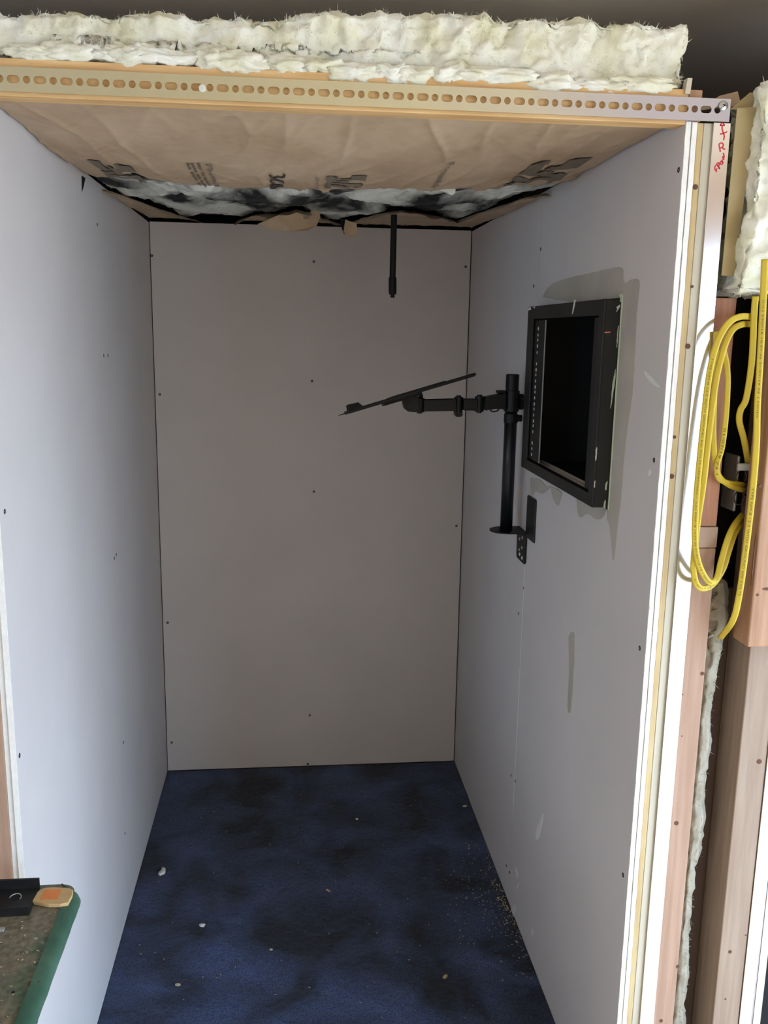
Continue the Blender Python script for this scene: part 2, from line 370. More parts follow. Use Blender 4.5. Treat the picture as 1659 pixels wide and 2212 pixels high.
wallpatch('plaster_smear', [(1114,1872),(1117,1880),(1119,1898),(1115,1886)], 'smear', 8, .0006)
wallpatch('plaster_smear', [(1116,1915),(1122,1908),(1120,1922)], 'smear', 9, .0006)
wallpatch('plaster_smear', [(1148,2012),(1151,2004),(1154,2018),(1150,2022)], 'smear', 10, .0006)
wallpatch('plaster_smear', [(1104,1965),(1112,1955),(1115,1968),(1108,1982)], 'smear', 11, .0006)
wallpatch('plaster_smear', [(1393,800),(1400,806),(1424,832),(1420,836),(1398,815)], 'smear', 12, .0006)
wallpatch('plaster_smear', [(1401,1018),(1406,1014),(1405,1026),(1402,1028)], 'smear', 13, .0006)
# studs behind the right wall, seen from the front
box('wall_stud', W+.0225, W+.0340, .0005, .09, 0, 2.19, 'pine_y', wr, .0012)
box('stud_face_board', W+.0345, W+.056, .0005, .09, 0, 2.19, 'cream', wr, .0012)
for px, py, r in [(1502,404,.006),(1495,619,.0035),(1486,748,.006),(1457,944,.004),(1451,1029,.006),(1518,700,.002)]:
    if px == 1518: continue
    c = at(px, py, 'y', 0); bm = bmesh.new(); addtube(bm, [c+Vector((0,.001,0)), c+Vector((0,-.0009,0))], r*.8, 10); obm('knot', bm, 'knot', wr)

# ------------------------------------------------------------------ carpet
nx_, ny_ = 230, 360
V = []; F = []
for j in range(ny_+1):
    for i in range(nx_+1):
        x = .001+(W-.002)*i/nx_; y = -.02+(D+.018)*j/ny_
        V.append((x, y, -.001+.0016*noise.fractal(Vector((x*9,y*9,0)), 1, 2, 4)+.0012*noise.noise(Vector((x*60,y*60,3)))+.0011*noise.noise(Vector((x*170,y*150,8)))))
n0 = len(V)
for j in range(ny_):
    for i in range(nx_):
        a = j*(nx_+1)+i; F.append((a, a+1, a+nx_+2, a+nx_+1))
V += [(.001,-.02,-.011),(W-.001,-.02,-.011),(W-.001,D-.002,-.011),(.001,D-.002,-.011)]
F.append((n0+3,n0+2,n0+1,n0))
F.append(tuple([n0, n0+1]+[i for i in range(nx_, -1, -1)]))
tag(obj('carpet', V, F, 'carpet', None, True), 'dark navy blue carpet covering the booth floor', 'carpet')

# ------------------------------------------------------------------ crumbs on the carpet
def rock(name, c, r, m, seed, flat=.5, stretch=1.0, parent=None):
    bm = bmesh.new(); bmesh.ops.create_icosphere(bm, subdivisions=2, radius=r)
    for v in bm.verts:
        k = 1+.45*noise.noise(v.co*(1.6/r)+Vector((seed*5.1,seed,0))); v.co = Vector((v.co.x*k*stretch, v.co.y*k, v.co.z*k*flat))
    bmesh.ops.rotate(bm, matrix=Matrix.Rotation(seed*1.3, 3, 'Z'), verts=bm.verts[:])
    bmesh.ops.translate(bm, vec=Vector(c)+Vector((0,0,r*flat*.6)), verts=bm.verts[:])
    return obm(name, bm, m, parent)
big = [((350,1886),.011,'hook shaped white plaster crumb near the left wall on the carpet','dust',1.6),
       ((353,1877),.006,'small white plaster crumb just behind the hook shaped crumb','dust',1.2),
       ((437,2000),.008,'squarish white plaster crumb on the front left of the carpet','dust',1.1),
       ((771,1770),.005,'lone white plaster crumb on the back middle of the carpet','dust',1.2),
       ((1004,1742),.006,'white plaster crumb beside the right wall at the back','dust',1.7),
       ((586,2052),.005,'pale tan crumb on the front middle of the carpet','saw',.8),
       ((384,2128),.006,'tan wood chip on the front left of the carpet','saw',1.4),
       ((962,2111),.006,'tan wood chip on the front right of the carpet','saw',1.6),
       ((709,1924),.004,'thin pale wood sliver in the middle of the carpet','saw',3.0)]
for i, (p, r, lab, m, st) in enumerate(big):
    c = at(*p, 'z', .001); tag(rock('plaster_crumb' if m == 'dust' else 'wood_chip', c, r, m, i+1, .45, st), lab, 'crumb' if m == 'dust' else 'wood chip')
rnd = random.Random(3); V = []; F = []
def speck(x, y, z, r):
    i = len(V); a = rnd.uniform(0, 6.28); l = r*rnd.uniform(1,2.6)
    ca, sa = math.cos(a), math.sin(a)
    for dx, dy in ((-l,-r),(l,-r*.7),(l*.8,r),(-l*.7,r*.8)): V.append((x+dx*ca-dy*sa, y+dx*sa+dy*ca, z))
    V.append((x, y, z+r)); F.extend([(i,i+1,i+4),(i+1,i+2,i+4),(i+2,i+3,i+4),(i+3,i,i+4)])
for _ in range(230):
    y = min(1.6, max(.42, rnd.gauss(.93, .17))); x = W-.004-abs(rnd.gauss(0, .085)); speck(x, y, .0026, rnd.uniform(.0006,.0017))
for _ in range(90):
    y = min(1.3, max(.42, rnd.gauss(.9, .12))); x = W-.004-abs(rnd.gauss(0, .014)); speck(x, y, .0026, rnd.uniform(.0008,.0024))
for _ in range(110): speck(rnd.uniform(.03, W-.03), rnd.uniform(.42, 1.8), .0026, rnd.uniform(.0006,.0016))
o = obj('sawdust', V, F, 'saw'); o['kind'] = 'stuff'; tag(o, 'scattered sawdust and plaster specks on the navy carpet', 'sawdust')

# ------------------------------------------------------------------ ceiling insulation of the booth
def zc(x, y):
    s = max(0.0, math.sin(math.pi*min(1, max(0, x/W))))**.75
    if y < .55: b = math.sin(math.pi/2*max(0, y)/.55)**1.2
    else: b = .5+.5*math.cos(math.pi*min(1, (y-.55)/1.3))
    z = 2.1995 - .050*s*b
    if y > 1.3: z += .020*((y-1.3)/.6)**1.3
    return z
def onceil(px, py, dz=0.0):
    lo, hi = -.02, 1.95
    v = fw + rt*((px-829.5)/FPX) - up*((py-1106)/FPX)
    best = None
    for i in range(800):
        y = lo+(hi-lo)*i/799; t = (y-CAM.y)/v.y; p = CAM+v*t
        if p.z >= zc(p.x, p.y)+dz: return p
    return p
def curve_xy(pts):
    P = [onceil(*q) for q in pts]; P = sorted([(p.x, p.y) for p in P])
    def f(x):
        if x <= P[0][0]: return P[0][1]
        for a, b in zip(P, P[1:]):
            if x <= b[0]:
                t = (x-a[0])/max(1e-6, b[0]-a[0]); return a[1]+(b[1]-a[1])*t
        return P[-1][1]
    return f
edge1 = curve_xy([(176,374),(230,384),(290,372),(330,388),(390,398),(470,404),(520,409),(600,405),(700,407),(790,407),(880,403),(940,406),(1000,404),(1070,404),(1110,398),(1170,396),(1200,392)])
edge2 = curve_xy([(230,404),(300,432),(380,462),(440,482),(500,485),(560,462),(640,448),(670,455),(700,470),(730,478),(760,478),(810,462),(870,449),(940,460),(990,476),(1040,455),(1110,432),(1150,415)])
def wrinkle(x, y):
    n = noise.noise
    r = 1-abs(n(Vector((x*8+.8*n(Vector((x*3,y*3,1))), y*1.6, 4.0))))*2
    r2 = 1-abs(n(Vector(((x+y*.55)*9+.5*n(Vector((x*7,y*2,3))), (y-x*.5)*1.6, 9.0))))*2
    r3 = 1-abs(n(Vector(((x-y*.35)*15, (y)*5, 2.0))))*2
    k = min(1, max(0, y/.12))
    m1 = min(1, max(.25, .6+1.6*n(Vector((x*2.1, y*1.3, 11))))); m2 = min(1, max(.25, .6+1.6*n(Vector((x*2.4, y*1.7, 21))))); m3 = min(1, max(.15, .5+1.8*n(Vector((x*3.0, y*2.0, 31)))))
    return (-.006*m1*max(0, r)**8 - .007*m2*max(0, r2)**10 - .004*m3*max(0, r3)**9 + .005*n(Vector((x*4,y*3,7))) + .0014*n(Vector((x*26,y*9,5))))*(.35+.65*k)
def paper_z(x, y): return zc(x, y) + wrinkle(x, y)
def sheet(name, fy0, fy1, nx, ny, zf, m, parent=None, x0=.004, x1=W-.004, thick=.0007, curl=0.0, endcurl=0.0):
    V = []; F = []
    for j in range(ny+1):
        for i in range(nx+1):
            x = x0+(x1-x0)*i/nx; a, b = fy0(x), fy1(x); y = a+(b-a)*j/ny
            z = zf(x, y)
            if curl: z -= curl*max(0, 1-(y-a)/.07)**2*(1+noise.noise(Vector((x*14,0,5))))
            V.append((x, y, z))
    n = len(V); V += [(p[0], p[1], p[2]+thick) for p in V]
    st = nx+1
    for j in range(ny):
        for i in range(nx):
            a = j*st+i; F.append((a, a+st, a+st+1, a+1)); F.append((n+a, n+a+1, n+a+st+1, n+a+st))
    for i in range(nx): F.append((i, i+1, n+i+1, n+i)); b = ny*st+i; F.append((b+1, b, n+b, n+b+1))
    return obj(name, V, F, m, parent, True)
bi = thing('ceiling_batt', 'torn kraft faced fibreglass batt sagging across the booth ceiling', 'insulation', (.6, .9, 2.2))
jag = lambda x, s: .012*noise.fractal(Vector((x*22, s, 0)), 1, 2, 3)
front = sheet('kraft_facing', lambda x: .012, lambda x: edge1(x)+jag(x, 1), 220, 110, paper_z, 'kraft', bi)
back = sheet('kraft_facing', lambda x: edge2(x)+jag(x, 5), lambda x: D+.004, 200, 50, lambda x, y: zc(x, y)+.6*wrinkle(x*1.3, y*.7+3), 'kraft', bi, curl=.012)
def dz_(x, y):
    n = noise
    return zc(x, y)+.012+.022*n.fractal(Vector((x*7, y*4.5, 2)), 1, 2.1, 5)+.006*n.noise(Vector((x*40,y*30,1)))
sheet('torn_fibreglass', lambda x: edge1(x)-.06, lambda x: min(D-.02, edge2(x)+.12), 240, 120, lambda x, y: max(dz_(x, y), zc(x, y)+.004), 'dirty', bi, x0=.01, x1=W-.01, thick=.03)
# paper flaps hanging from the tear
def flap(name, pxs, yp, m, depth=.02, seed=1):
    P = [at(x, y, 'y', yp) for x, y in pxs]; n = len(P)
    V = [p+Vector((0, .012*noise.noise(Vector((p.x*30, p.z*30, seed))), 0)) for p in P]
    V += [v+Vector((0,.0015,0)) for v in V]
    F = [tuple(range(n)), tuple(range(2*n-1, n-1, -1))]+[(i, (i+1)%n, n+(i+1)%n, n+i) for i in range(n)]
    return obj(name, V, F, m, bi)
flap('paper_flap', [(556,484),(600,466),(640,452),(652,455),(656,474),(668,472),(674,445),(688,443),(692,468),(684,488),(664,498),(630,500),(590,496)], 1.30, 'kraft', seed=1)
flap('paper_flap', [(746,474),(756,478),(770,482),(772,503),(762,511),(748,510),(742,500)], 1.22, 'kraft', seed=2)
flap('paper_flap', [(735,470),(745,474),(744,508),(737,490)], 1.23, 'dark', seed=3)
flap('paper_flap', [(173,377),(184,384),(181,402),(176,421),(172,421),(171,400)], .80, 'dark', seed=5)
flap('paper_flap', [(946,405),(985,402),(984,416),(978,421),(962,416),(950,411)], .62, 'dirty', seed=4)
# printing on the paper facing
def low_z(x, y): return min(paper_z(x+a, y+b) for a in (-.006, 0, .006) for b in (-.006, 0, .006))
def printer(x0, y0, dz=-.0016): return lambda s, t: Vector((x0+t, y0+s, low_z(x0+t, y0+s)+dz))
def pr_px(body, px0, py0, px1, py1, m):
    a = onceil(px0, py0); b = onceil(px0, py1); d = onceil(px1, py0)
    o = mapped_text('printed_lettering', body, printer(a.x, a.y), m, front, .008, b.y-a.y, max(.006, d.x-a.x))
    o['kind'] = 'stuff'
pr_px('Thermal a', 441, 349, 456, 398, 'ink')
pr_px('--- -- ---- --', 425, 351, 429, 398, 'ink')
pr_px('---- --- -- ---', 412, 351, 416, 401, 'ink')
pr_px('-- ---- --', 402, 351, 405, 396, 'ink')
pr_px('30', 580, 368, 617, 389, 'ink2')
pr_px('1', 583, 394, 612, 399, 'ink2')
pr_px('Johns Man', 680, 374, 693, 400, 'ink')
pr_px('Formalde', 970, 345, 984, 397, 'ink')
def logo(u0, v0, u1, v1):
    a = onceil(u0, v0); b = onceil(u0, v1); L = b.y-a.y; Hh = onceil(u1, v0).x-a.x; f = printer(a.x, a.y)
    def quad(s0, s1, t0, t1, sk=0.0):
        n = 6; V = []; F = []
        for i in range(n+1):
            for j in range(n+1):
                s = s0+(s1-s0)*i/n; t = t0+(t1-t0)*j/n; V.append(f(min(1, s+sk*(t-t0))*L, t*Hh))
        for i in range(n):
            for j in range(n): q = i*(n+1)+j; F.append((q, q+1, q+n+2, q+n+1))
        return V, F
    V = []; F = []
    for args in [(0,.46,0,.26),(.36,.46,.2,.6),(0,.10,.2,.30),(0,.32,.62,1),(.20,.32,.34,.64),(.54,1,0,.16),(.54,.66,.14,.82,.06),(.74,.86,.16,.84,-.04),(.54,1,.78,.97)]:
        v, f_ = quad(*args); n = len(V); V += v; F += [tuple(k+n for k in q) for q in f_]
    obj('printed_logo', V, F, 'ink', front)
logo(706, 376, 794, 401)
logo(1152, 346, 1268, 392)
logo(186, 338, 268, 372)
# marker line on the paper
a = [onceil(*q) for q in [(1095,391),(1104,386),(1118,384),(1134,386)]]
V = []; F = []
for i, p in enumerate(catmull([Vector((q.x, q.y, 0)) for q in a], 6)):
    for s in (-1, 1): V.append((p.x, p.y+s*.011, paper_z(p.x, p.y)-.002))
for i in range(len(V)//2-1): F.append((2*i, 2*i+1, 2*i+3, 2*i+2))
obj('tear_slit', V, F, 'dark', front)

# ------------------------------------------------------------------ batt lying on the roof of the booth
def shp(q):
    if q.z > 2.29: q.z += -.042*max(0, min(1, (.9-q.x)/.9))**1.1
    return q
tb = fluff('roof_batt', -.45, 1.215, .012, .60, 2.250, 2.352, .0052, .013, 'glass', seed=2, shape=shp, freq=17)
tag(tb, 'thick white fibreglass batt lying along the top of the booth', 'insulation')
fibres(tb, 6000, .011, 'glass', lambda p: p.center.y < .05 or p.center.x > 1.2, 4)
# ragged tufts hanging over the header
def tuft(c, rx, ry_, rz, seed, parent, m='glass'):
    bm = bmesh.new(); bmesh.ops.create_icosphere(bm, subdivisions=4, radius=1.0)
    for v in bm.verts:
        k = 1+.38*noise.fractal(v.co*1.7+Vector((seed*3.3,seed,0)), .8, 2.1, 5)+.12*noise.noise(v.co*7+Vector((seed,0,0)))
        v.co = Vector((c[0]+v.co.x*rx*k, c[1]+v.co.y*ry_*k, c[2]+v.co.z*rz*k+.35*rz*noise.noise(Vector((v.co.x*2.2, seed*1.9, 0)))))
    return obm('hanging_tuft', bm, m, parent, True)
rt_ = random.Random(12); x = .10
while x < 1.19:
    big_ = x > .62
    rx = rt_.uniform(.03, .07); dz = rt_.uniform(-.002, .010) if big_ else rt_.uniform(.004, .016)
    if rt_.random() < .9: tuft((x, .010+rt_.uniform(-.003, .004), 2.244+dz), rx, .017, rt_.uniform(.012, .020), rt_.uniform(0, 50), tb)
    x += rx*rt_.uniform(.9, 1.5)
struct(box('booth_light_stop', -.4, W+.02, .06, D+.03, 2.238, 2.25, 'shadefill'), 'unseen black panel added under the batts to block light')  # added above the booth ceiling to block light

# ------------------------------------------------------------------ header and slotted strap
tag(box('header_board', -.5, 1.222, .0, .038, 2.186, 2.2445, 'pine_x', None, .0015), 'pine header board behind the perforated metal strip', 'board')
def perforated(name, xa, xb, z0, z1, y0, y1, xslot, pitch, m, parent):
    bm = bmesh.new(); n0 = math.floor((xa-xslot)/pitch); xs = []; zc_ = (z0+z1)/2
    k = math.ceil((xa-xslot+pitch*.4)/pitch)
    cells = []
    while True:
        xc = xslot+k*pitch
        if xc+pitch*.45 > xb: break
        cells.append((xc, k)); k += 1
    bnd = [xa]+[(a[0]+b[0])/2 for a, b in zip(cells, cells[1:])]+[xb]
    for (xc, kk), l, r in zip(cells, bnd, bnd[1:]):
        slot = kk % 2 == 0; hw, hr = (.0040, .0061) if slot else (0, .0059)
        angs = [2*math.pi*i/20 for i in range(20)]+[math.atan2(z-zc_, x-xc) % (2*math.pi) for x in (l, r) for z in (z0, z1)]
        angs = sorted(set(round(a, 5) for a in angs)); ring = {}
        for s, y in ((0, y0), (1, y1)):
            I = []; O = []
            for a in angs:
                c, d = math.cos(a), math.sin(a)
                I.append(bm.verts.new((xc+(hw if c > .01 else -hw if c < -.01 else 0)+hr*c, y, zc_+hr*d)))
                tx = ((r-xc)/c if c > 1e-6 else (l-xc)/c if c < -1e-6 else 1e9); tz = ((z1-zc_)/d if d > 1e-6 else (z0-zc_)/d if d < -1e-6 else 1e9)
                t = min(tx, tz); O.append(bm.verts.new((xc+t*c, y, zc_+t*d)))
            ring[s] = (I, O)
        n = len(angs)
        for i in range(n):
            j = (i+1) % n
            for s in (0, 1):
                I, O = ring[s]; bm.faces.new([I[i], I[j], O[j], O[i]])
            bm.faces.new([ring[0][0][i], ring[0][0][j], ring[1][0][j], ring[1][0][i]])
            bm.faces.new([ring[0][1][i], ring[0][1][j], ring[1][1][j], ring[1][1][i]])
    bmesh.ops.remove_doubles(bm, verts=bm.verts[:], dist=1e-5)
    return obm(name, bm, m, parent)
st = thing('slotted_angle', 'long perforated zinc strip screwed across the booth opening', 'metal strip', (.6, -.007, 2.192))
perforated('perforated_flange', -.35, 1.297, 2.1915, 2.2295, -.0075, -.0052, .0706, .04221/2, 'zinc', st)
c = at(1562, 229, 'y', -.0085)
bm = bmesh.new()
addtube(bm, [c, c+Vector((0,-.0012,0)), c+Vector((0,-.0035,0)), c+Vector((0,-.005,0))], [.0088,.0088,.0066,.0025], 20)
sc = obm('pan_head_screw', bm, 'steel', st, True)
for a in (.5, .5+math.pi/2):
    box('cross_slot', -.0032, .0032, -.0006, .0006, -.0007, .0007, 'dark', sc, mx=Matrix.Translation(c+Vector((0,-.0048,0))) @ Matrix.Rotation(a, 4, 'Y'))
c2 = at(437, 191, 'y', -.0075)
tube('wafer_screw', [c2+Vector((0,.003,0)), c2+Vector((0,-.0022,0)), c2+Vector((0,-.003,0))], [.006,.006,.003], 'pale', st, 14)

# upright bright metal post with red writing
mp = thing('metal_corner_post', 'bright galvanised upright with red marker writing beside the right wall', 'metal post', (1.287, -.002, 0))
bm = bmesh.new(); addbox(bm, 1.2705, 1.3025, -.0042, -.0018, .0, 2.1905); bmesh.ops.bevel(bm, geom=bm.edges[:], offset=.0006, segments=1, affect='EDGES')
flg = obm('front_flange', bm, 'bright', mp)
box('side_flange', 1.3004, 1.3024, -.0018, .03, 0, 2.19, 'bright', mp)
def stroke(pts, r=.0011):
    P = [at(x, y, 'y', -.0046) for x, y in pts]; P = catmull(P, 5); V = []; F = []
    for i, p in enumerate(P):
        t = (P[min(i+1, len(P)-1)]-P[max(i-1, 0)]).normalized(); s = Vector((-t.z, 0, t.x))*r
        V += [p-s, p+s]
    for i in range(len(P)-1): F.append((2*i, 2*i+1, 2*i+3, 2*i+2))
    obj('marker_stroke', V, F, 'red', flg)
X = lambda x: 1380+x/5.946
Y = lambda y: 187+y/5.946
for s in [ # F R o n t - R - + arrow, written up the post
    [(1005,1095),(985,1070),(972,1050)], [(972,1050),(985,1020),(1000,1000)], [(990,1072),(1008,1050)],
    [(1040,1060),(1018,1020),(1000,990)], [(1000,990),(1022,978),(1035,998),(1022,1030)], [(1022,1030),(1040,1052)],
    [(1050,995),(1045,975),(1060,960),(1078,972),(1072,995),(1050,995)],
    [(1088,985),(1062,955)], [(1062,955),(1085,935),(1100,930)], [(1100,930),(1072,905)], [(1072,905),(1090,898),(1104,905)], [(1098,900),(1085,850)],
    [(1048,840),(1040,790),(1030,755)], [(1030,755),(1040,730),(1070,725),(1085,745),(1080,770),(1045,790)], [(1072,780),(1090,800),(1110,805)],
    [(1090,690),(1098,640),(1090,600)], [(1045,610),(1090,600),(1135,578)], [(1090,600),(1072,550),(1072,500)], [(1045,500),(1072,460),(1075,455)], [(1075,455),(1095,490),(1105,500)], [(1045,500),(1105,498)]]:
    stroke([(X(a), Y(b)) for a, b in s])

# ------------------------------------------------------------------ open stud bay right of the booth
tag(box('upper_stud', 1.303, 1.3475, .004, .092, 1.453, 1.888, 'fir', None, .002), 'dark reddish stud behind the yellow cable loops', 'stud')
tag(box('filler_block', 1.303, 1.352, .004, .092, 1.409, 1.4515, 'blockpine', None, .0025), 'short pale wood block between the upper and lower stud', 'wood block')
ls = tag(box('lower_stud', 1.3035, 1.350, .003, .092, .0, 1.4085, 'pine', None, .002), 'pale pine stud standing right of the bright metal post', 'stud')
for px, py, r in [(1517,1455,.006),(1461,1778,.007),(1464,2088,.006),(1428,2205,.006),(1474,1500,.0025),(1473,1590,.002)]:
    c = at(px, py, 'y', .003); bm = bmesh.new(); addtube(bm, [c+Vector((0,.002,0)), c+Vector((0,-.0006,0))], r*.7, 10); obm('knot', bm, 'knot', ls)
rs = tag(box('jamb_stud', 1.440, 1.500, .0, .092, 0, 2.19, 'tanpine', None, .002), 'tan pine stud at the right edge under the nailed block', 'stud')
for px, py, r in [(1640,1645,.008),(1577,2056,.006),(1611,2020,.003),(1567,2158,.003)]:
    c = at(px, py, 'y', 0); bm = bmesh.new(); addtube(bm, [c+Vector((0,.002,0)), c+Vector((0,-.0006,0))], r*.7, 10); obm('knot', bm, 'knot', rs)
nb = tag(prism('nailed_block', [(1.399,1.226),(1.56,1.226),(1.56,1.872),(1.399,1.872)], 'y', -.062, -.001, 'fir2', None, .003), 'wide reddish wood block nailed over the right jamb stud', 'wood block')
for px, py, rx, rz in [(1642,1050,.004,.004),(1636,1285,.003,.003),(1656,1272,.010,.003),(1628,1210,.0012,.05)]:
    c = at(px, py, 'y', -.062)
    blob('knot', [(c.x-rx, c.z), (c.x, c.z+rz), (c.x+rx, c.z), (c.x, c.z-rz)], 'y', -.0628, -.060, 'knot', nb)
jm = thing('metal_door_jamb', 'bright metal jamb strip at the lower right edge', 'metal strip', (1.53, 0, 0))
box('jamb_face', 1.5005, 1.528, -.003, .03, 0, 2.19, 'bright', jm, .0006, 1)
box('jamb_bead', 1.5285, 1.532, -.001, .03, 0, 2.19, 'zinc', jm)
box('jamb_face', 1.5325, 1.55, -.003, .03, 0, 2.19, 'bright', jm, .0006, 1)
struct(box('edge_filler_1', 1.551, 1.75, .0, .05, -.01, 2.5, 'shadefill'), 'black strip added for the dark outside beyond the metal jamb')  # black filler painted for the dark outside
struct(box('wall_shade_panel', 1.345, 1.56, .094, .104, 0, 1.30, 'brown'), 'brown panel painted for the shaded stud side behind the stud bay')  # flat brown stands in for the stud's shaded side face
struct(box('wall_dark_cavity', 1.30, GX, .15, .16, -.012, 2.24, 'shadefill'), 'black panel added for the dark cavity behind the stud bay')  # black sheet painted for cavity shade, also holds light off the rear ceiling
lb = fluff('lower_batt', 1.364, 1.393, .034, .086, -.005, 1.335, .006, .006, 'glass_shade', seed=8, shape=lambda q: Vector((q.x+(.012*math.exp(-((q.z-1.24)/.12)**2) if q.x > 1.37 else 0), q.y, q.z)), freq=18)
tag(lb, 'fibreglass batt edge, greyed for shade, tucked beside the lower pine stud', 'insulation')
fibres(lb, 900, .012, 'glass_shade', lambda p: p.normal.x > .2 or p.normal.y < -.5, 9)
ub = thing('upper_batt', 'white fibreglass batt with olive paper edge at the upper right', 'insulation', (1.42, 0, 1.9))
ubb = fluff('fibreglass', 1.337, 1.56, -.045, .085, 1.897, 2.25, .0055, .014, 'glass', ub, seed=11, shape=lambda q: Vector((q.x+.03*(2.25-q.z)/.35*0-.016*max(0,(2.0-q.z)/.1)*(q.x < 1.36), q.y, q.z)))
prism('paper_flange', [(1.3055,1.927),(1.3305,1.925),(1.341,2.217),(1.3075,2.214)], 'y', -.012, -.0105, 'kraft2', ub)
prism('paper_flange', [(1.30,2.214),(1.335,2.244),(1.349,2.242),(1.345,2.216)], 'y', .0, .0015, 'kraft2', ub)
prism('paper_flange', [(1.262,2.222),(1.302,2.249),(1.336,2.258),(1.345,2.235)], 'y', .05, .0515, 'kraft', ub)
fibres(ubb, 900, .013, 'glass', lambda p: p.normal.y < -.2 or p.normal.z < -.4 or p.normal.z > .4, 12)
wc = prism('wood_shim', [(1.213,2.236),(1.2225,2.236),(1.2245,2.262),(1.216,2.262)], 'y', -.004, .012, 'cream'); tag(wc, 'tiny pale wood shim at the right end of the roof batt', 'shim')
tag(box('header_end_block', 1.223, 1.247, .0, .06, 2.191, 2.244, 'fir2', None, .001), 'small wood block end above the perforated strip at its right', 'wood block')

# electrical box
eb = thing('junction_box', 'galvanised electrical box behind the yellow cables', 'electrical box', (1.39, .03, 1.55))
a = at(1588, 985, 'y', .03); b = at(1612, 1105, 'y', .03)
x0, x1, z0, z1 = a.x, 1.398, b.z, a.z
box('box_body', x0+.006, x1, .03, .085, z0, z1, 'galv', eb, .003)
box('clamp_tab', x0+.004, x0+.030, .022, .03, z1-.028, z1-.014, 'pale', eb, .002)
for zz in (z1-.042, z0+.028):
    bm = bmesh.new(); cc = Vector((x0+.016, .0285, zz))
    addtube(bm, [cc+Vector((.011*math.cos(t*math.pi/8), 0, .014*math.sin(t*math.pi/8))) for t in range(17)], .0012, 6, False); obm('knockout_ring', bm, 'steel', eb)
for zz in ((z0+z1)/2+.004, (z0+z1)/2-.022):
    tube('box_hole', [(x0+.027, .031, zz), (x0+.027, .0288, zz)], .003, 'dark', eb, 10)

# yellow cables
NV = (Vector((CAM.x, CAM.y, 0))-Vector((1.35, -.03, 0))).normalized()
def cable(label, pts, prints=(), wd=.0118, th=.0054):
    P = catmull([at(x, y, 'y', yp) for x, y, yp in pts], 12)
    bm = bmesh.new(); rings = []; L = [0.0]; FR = []
    prof = [(-.5,-.18),(-.42,-.5),(-.2,-.5),(.2,-.5),(.42,-.5),(.5,-.18),(.5,.18),(.42,.5),(-.42,.5),(-.5,.18)]
    for i, p in enumerate(P):
        t = (P[min(i+1, len(P)-1)]-P[max(i-1, 0)]).normalized()
        wv = t.cross(NV).normalized(); nv = wv.cross(t).normalized()
        if nv.dot(NV) < 0: nv = -nv
        FR.append((p, t, wv, nv))
        if i: L.append(L[-1]+(p-P[i-1]).length)
        rings.append([bm.verts.new(p+wv*(a*wd)+nv*(-b*th)) for a, b in prof])
    n = len(prof)
    for i in range(len(rings)-1):
        for k in range(n): bm.faces.new([rings[i][k], rings[i][(k+1)%n], rings[i+1][(k+1)%n], rings[i+1][k]])
    bm.faces.new(rings[0]); bm.faces.new(rings[-1][::-1])
    o = tag(obm('cable', bm, 'yellow', None, True), label, 'cable', 'yellow flat cables in the stud bay')
    def F_(s, tt):
        s = max(0, min(L[-1]-1e-5, s)); i = 0
        while i < len(L)-2 and L[i+1] < s: i += 1
        k = (s-L[i])/max(1e-6, L[i+1]-L[i]); p, t, wv, nv = FR[i]; p2, t2, wv2, nv2 = FR[i+1]
        wv = wv.lerp(wv2, k); nv = nv.lerp(nv2, k); sg = 1 if wv.dot(rt) > 0 else -1
        return p.lerp(p2, k)+wv*(sg*tt)+nv*(th*.5+.0003)
    for body, s0, s1, off in prints:
        mapped_text('cable_lettering', body, lambda s, t, s0=s0, off=off: F_(s0+s, t+off), 'cableink', o, .006, s1-s0, .0042)
    return o
FULL = 'TYPE NM-B 12-2 WITH GROUND 600 VOLTS CERROMAX-1 (UL) E90018 10:57:36 01/07/19 74 1 NOJG'
cable('yellow cable running straight down in front of the wood block', [(1652,560,-.072),(1649,640,-.071),(1643,760,-.070),(1636,880,-.071),(1634,960,-.072),(1626,1060,-.072),(1612,1180,-.070),(1596,1290,-.066),(1582,1342,-.050),(1556,1378,.02)],
      [('(UL) E90018 10:57:36 01/07/19 74 1 NOJG', .07, .28, -.002), ('TYPE NM-B 12-2 WITH GROUND 600 VOLTS', .41, .62, -.002)])
cable('yellow cable that kinks left and enters the box from above', [(1632,640,-.030),(1629,680,-.030),(1624,780,-.028),(1612,860,-.020),(1600,885,-.012),(1597,910,-.008),(1606,945,.0),(1614,985,.02),(1616,1000,.032)])
cable('outer yellow cable of the hanging loop, leftmost in the bay', [(1622,684,-.020),(1600,684,-.030),(1577,695,-.040),(1556,725,-.046),(1540,770,-.048),(1529,830,-.050),(1519,920,-.050),(1510,1010,-.050),(1504,1080,-.050),(1501,1150,-.050),(1504,1195,-.050),(1514,1230,-.048),(1532,1257,-.044),(1548,1250,-.034),(1558,1212,-.026),(1572,1165,-.014),(1586,1135,0),(1604,1112,.03)],
      [(FULL, .13, .57, -.002)])
cable('second yellow cable of the loop hanging lowest over the pine stud', [(1624,700,-.008),(1602,701,-.020),(1582,713,-.030),(1566,745,-.034),(1551,800,-.036),(1541,860,-.038),(1530,950,-.040),(1520,1040,-.042),(1508,1120,-.042),(1500,1190,-.042),(1498,1230,-.042),(1504,1260,-.040),(1518,1271,-.036),(1540,1262,-.028),(1562,1228,-.020),(1574,1190,-.012),(1588,1150,.004),(1608,1120,.032)],
      [('01/07/19 74 1 NOJG', .53, .62, -.002)])
cable('inner yellow cable bending into the left side of the box', [(1547,716,-.012),(1547,780,-.014),(1543,860,-.016),(1541,930,-.016),(1544,990,-.014),(1552,1026,-.010),(1572,1046,.0),(1596,1056,.02),(1606,1059,.031)], wd=.0105)
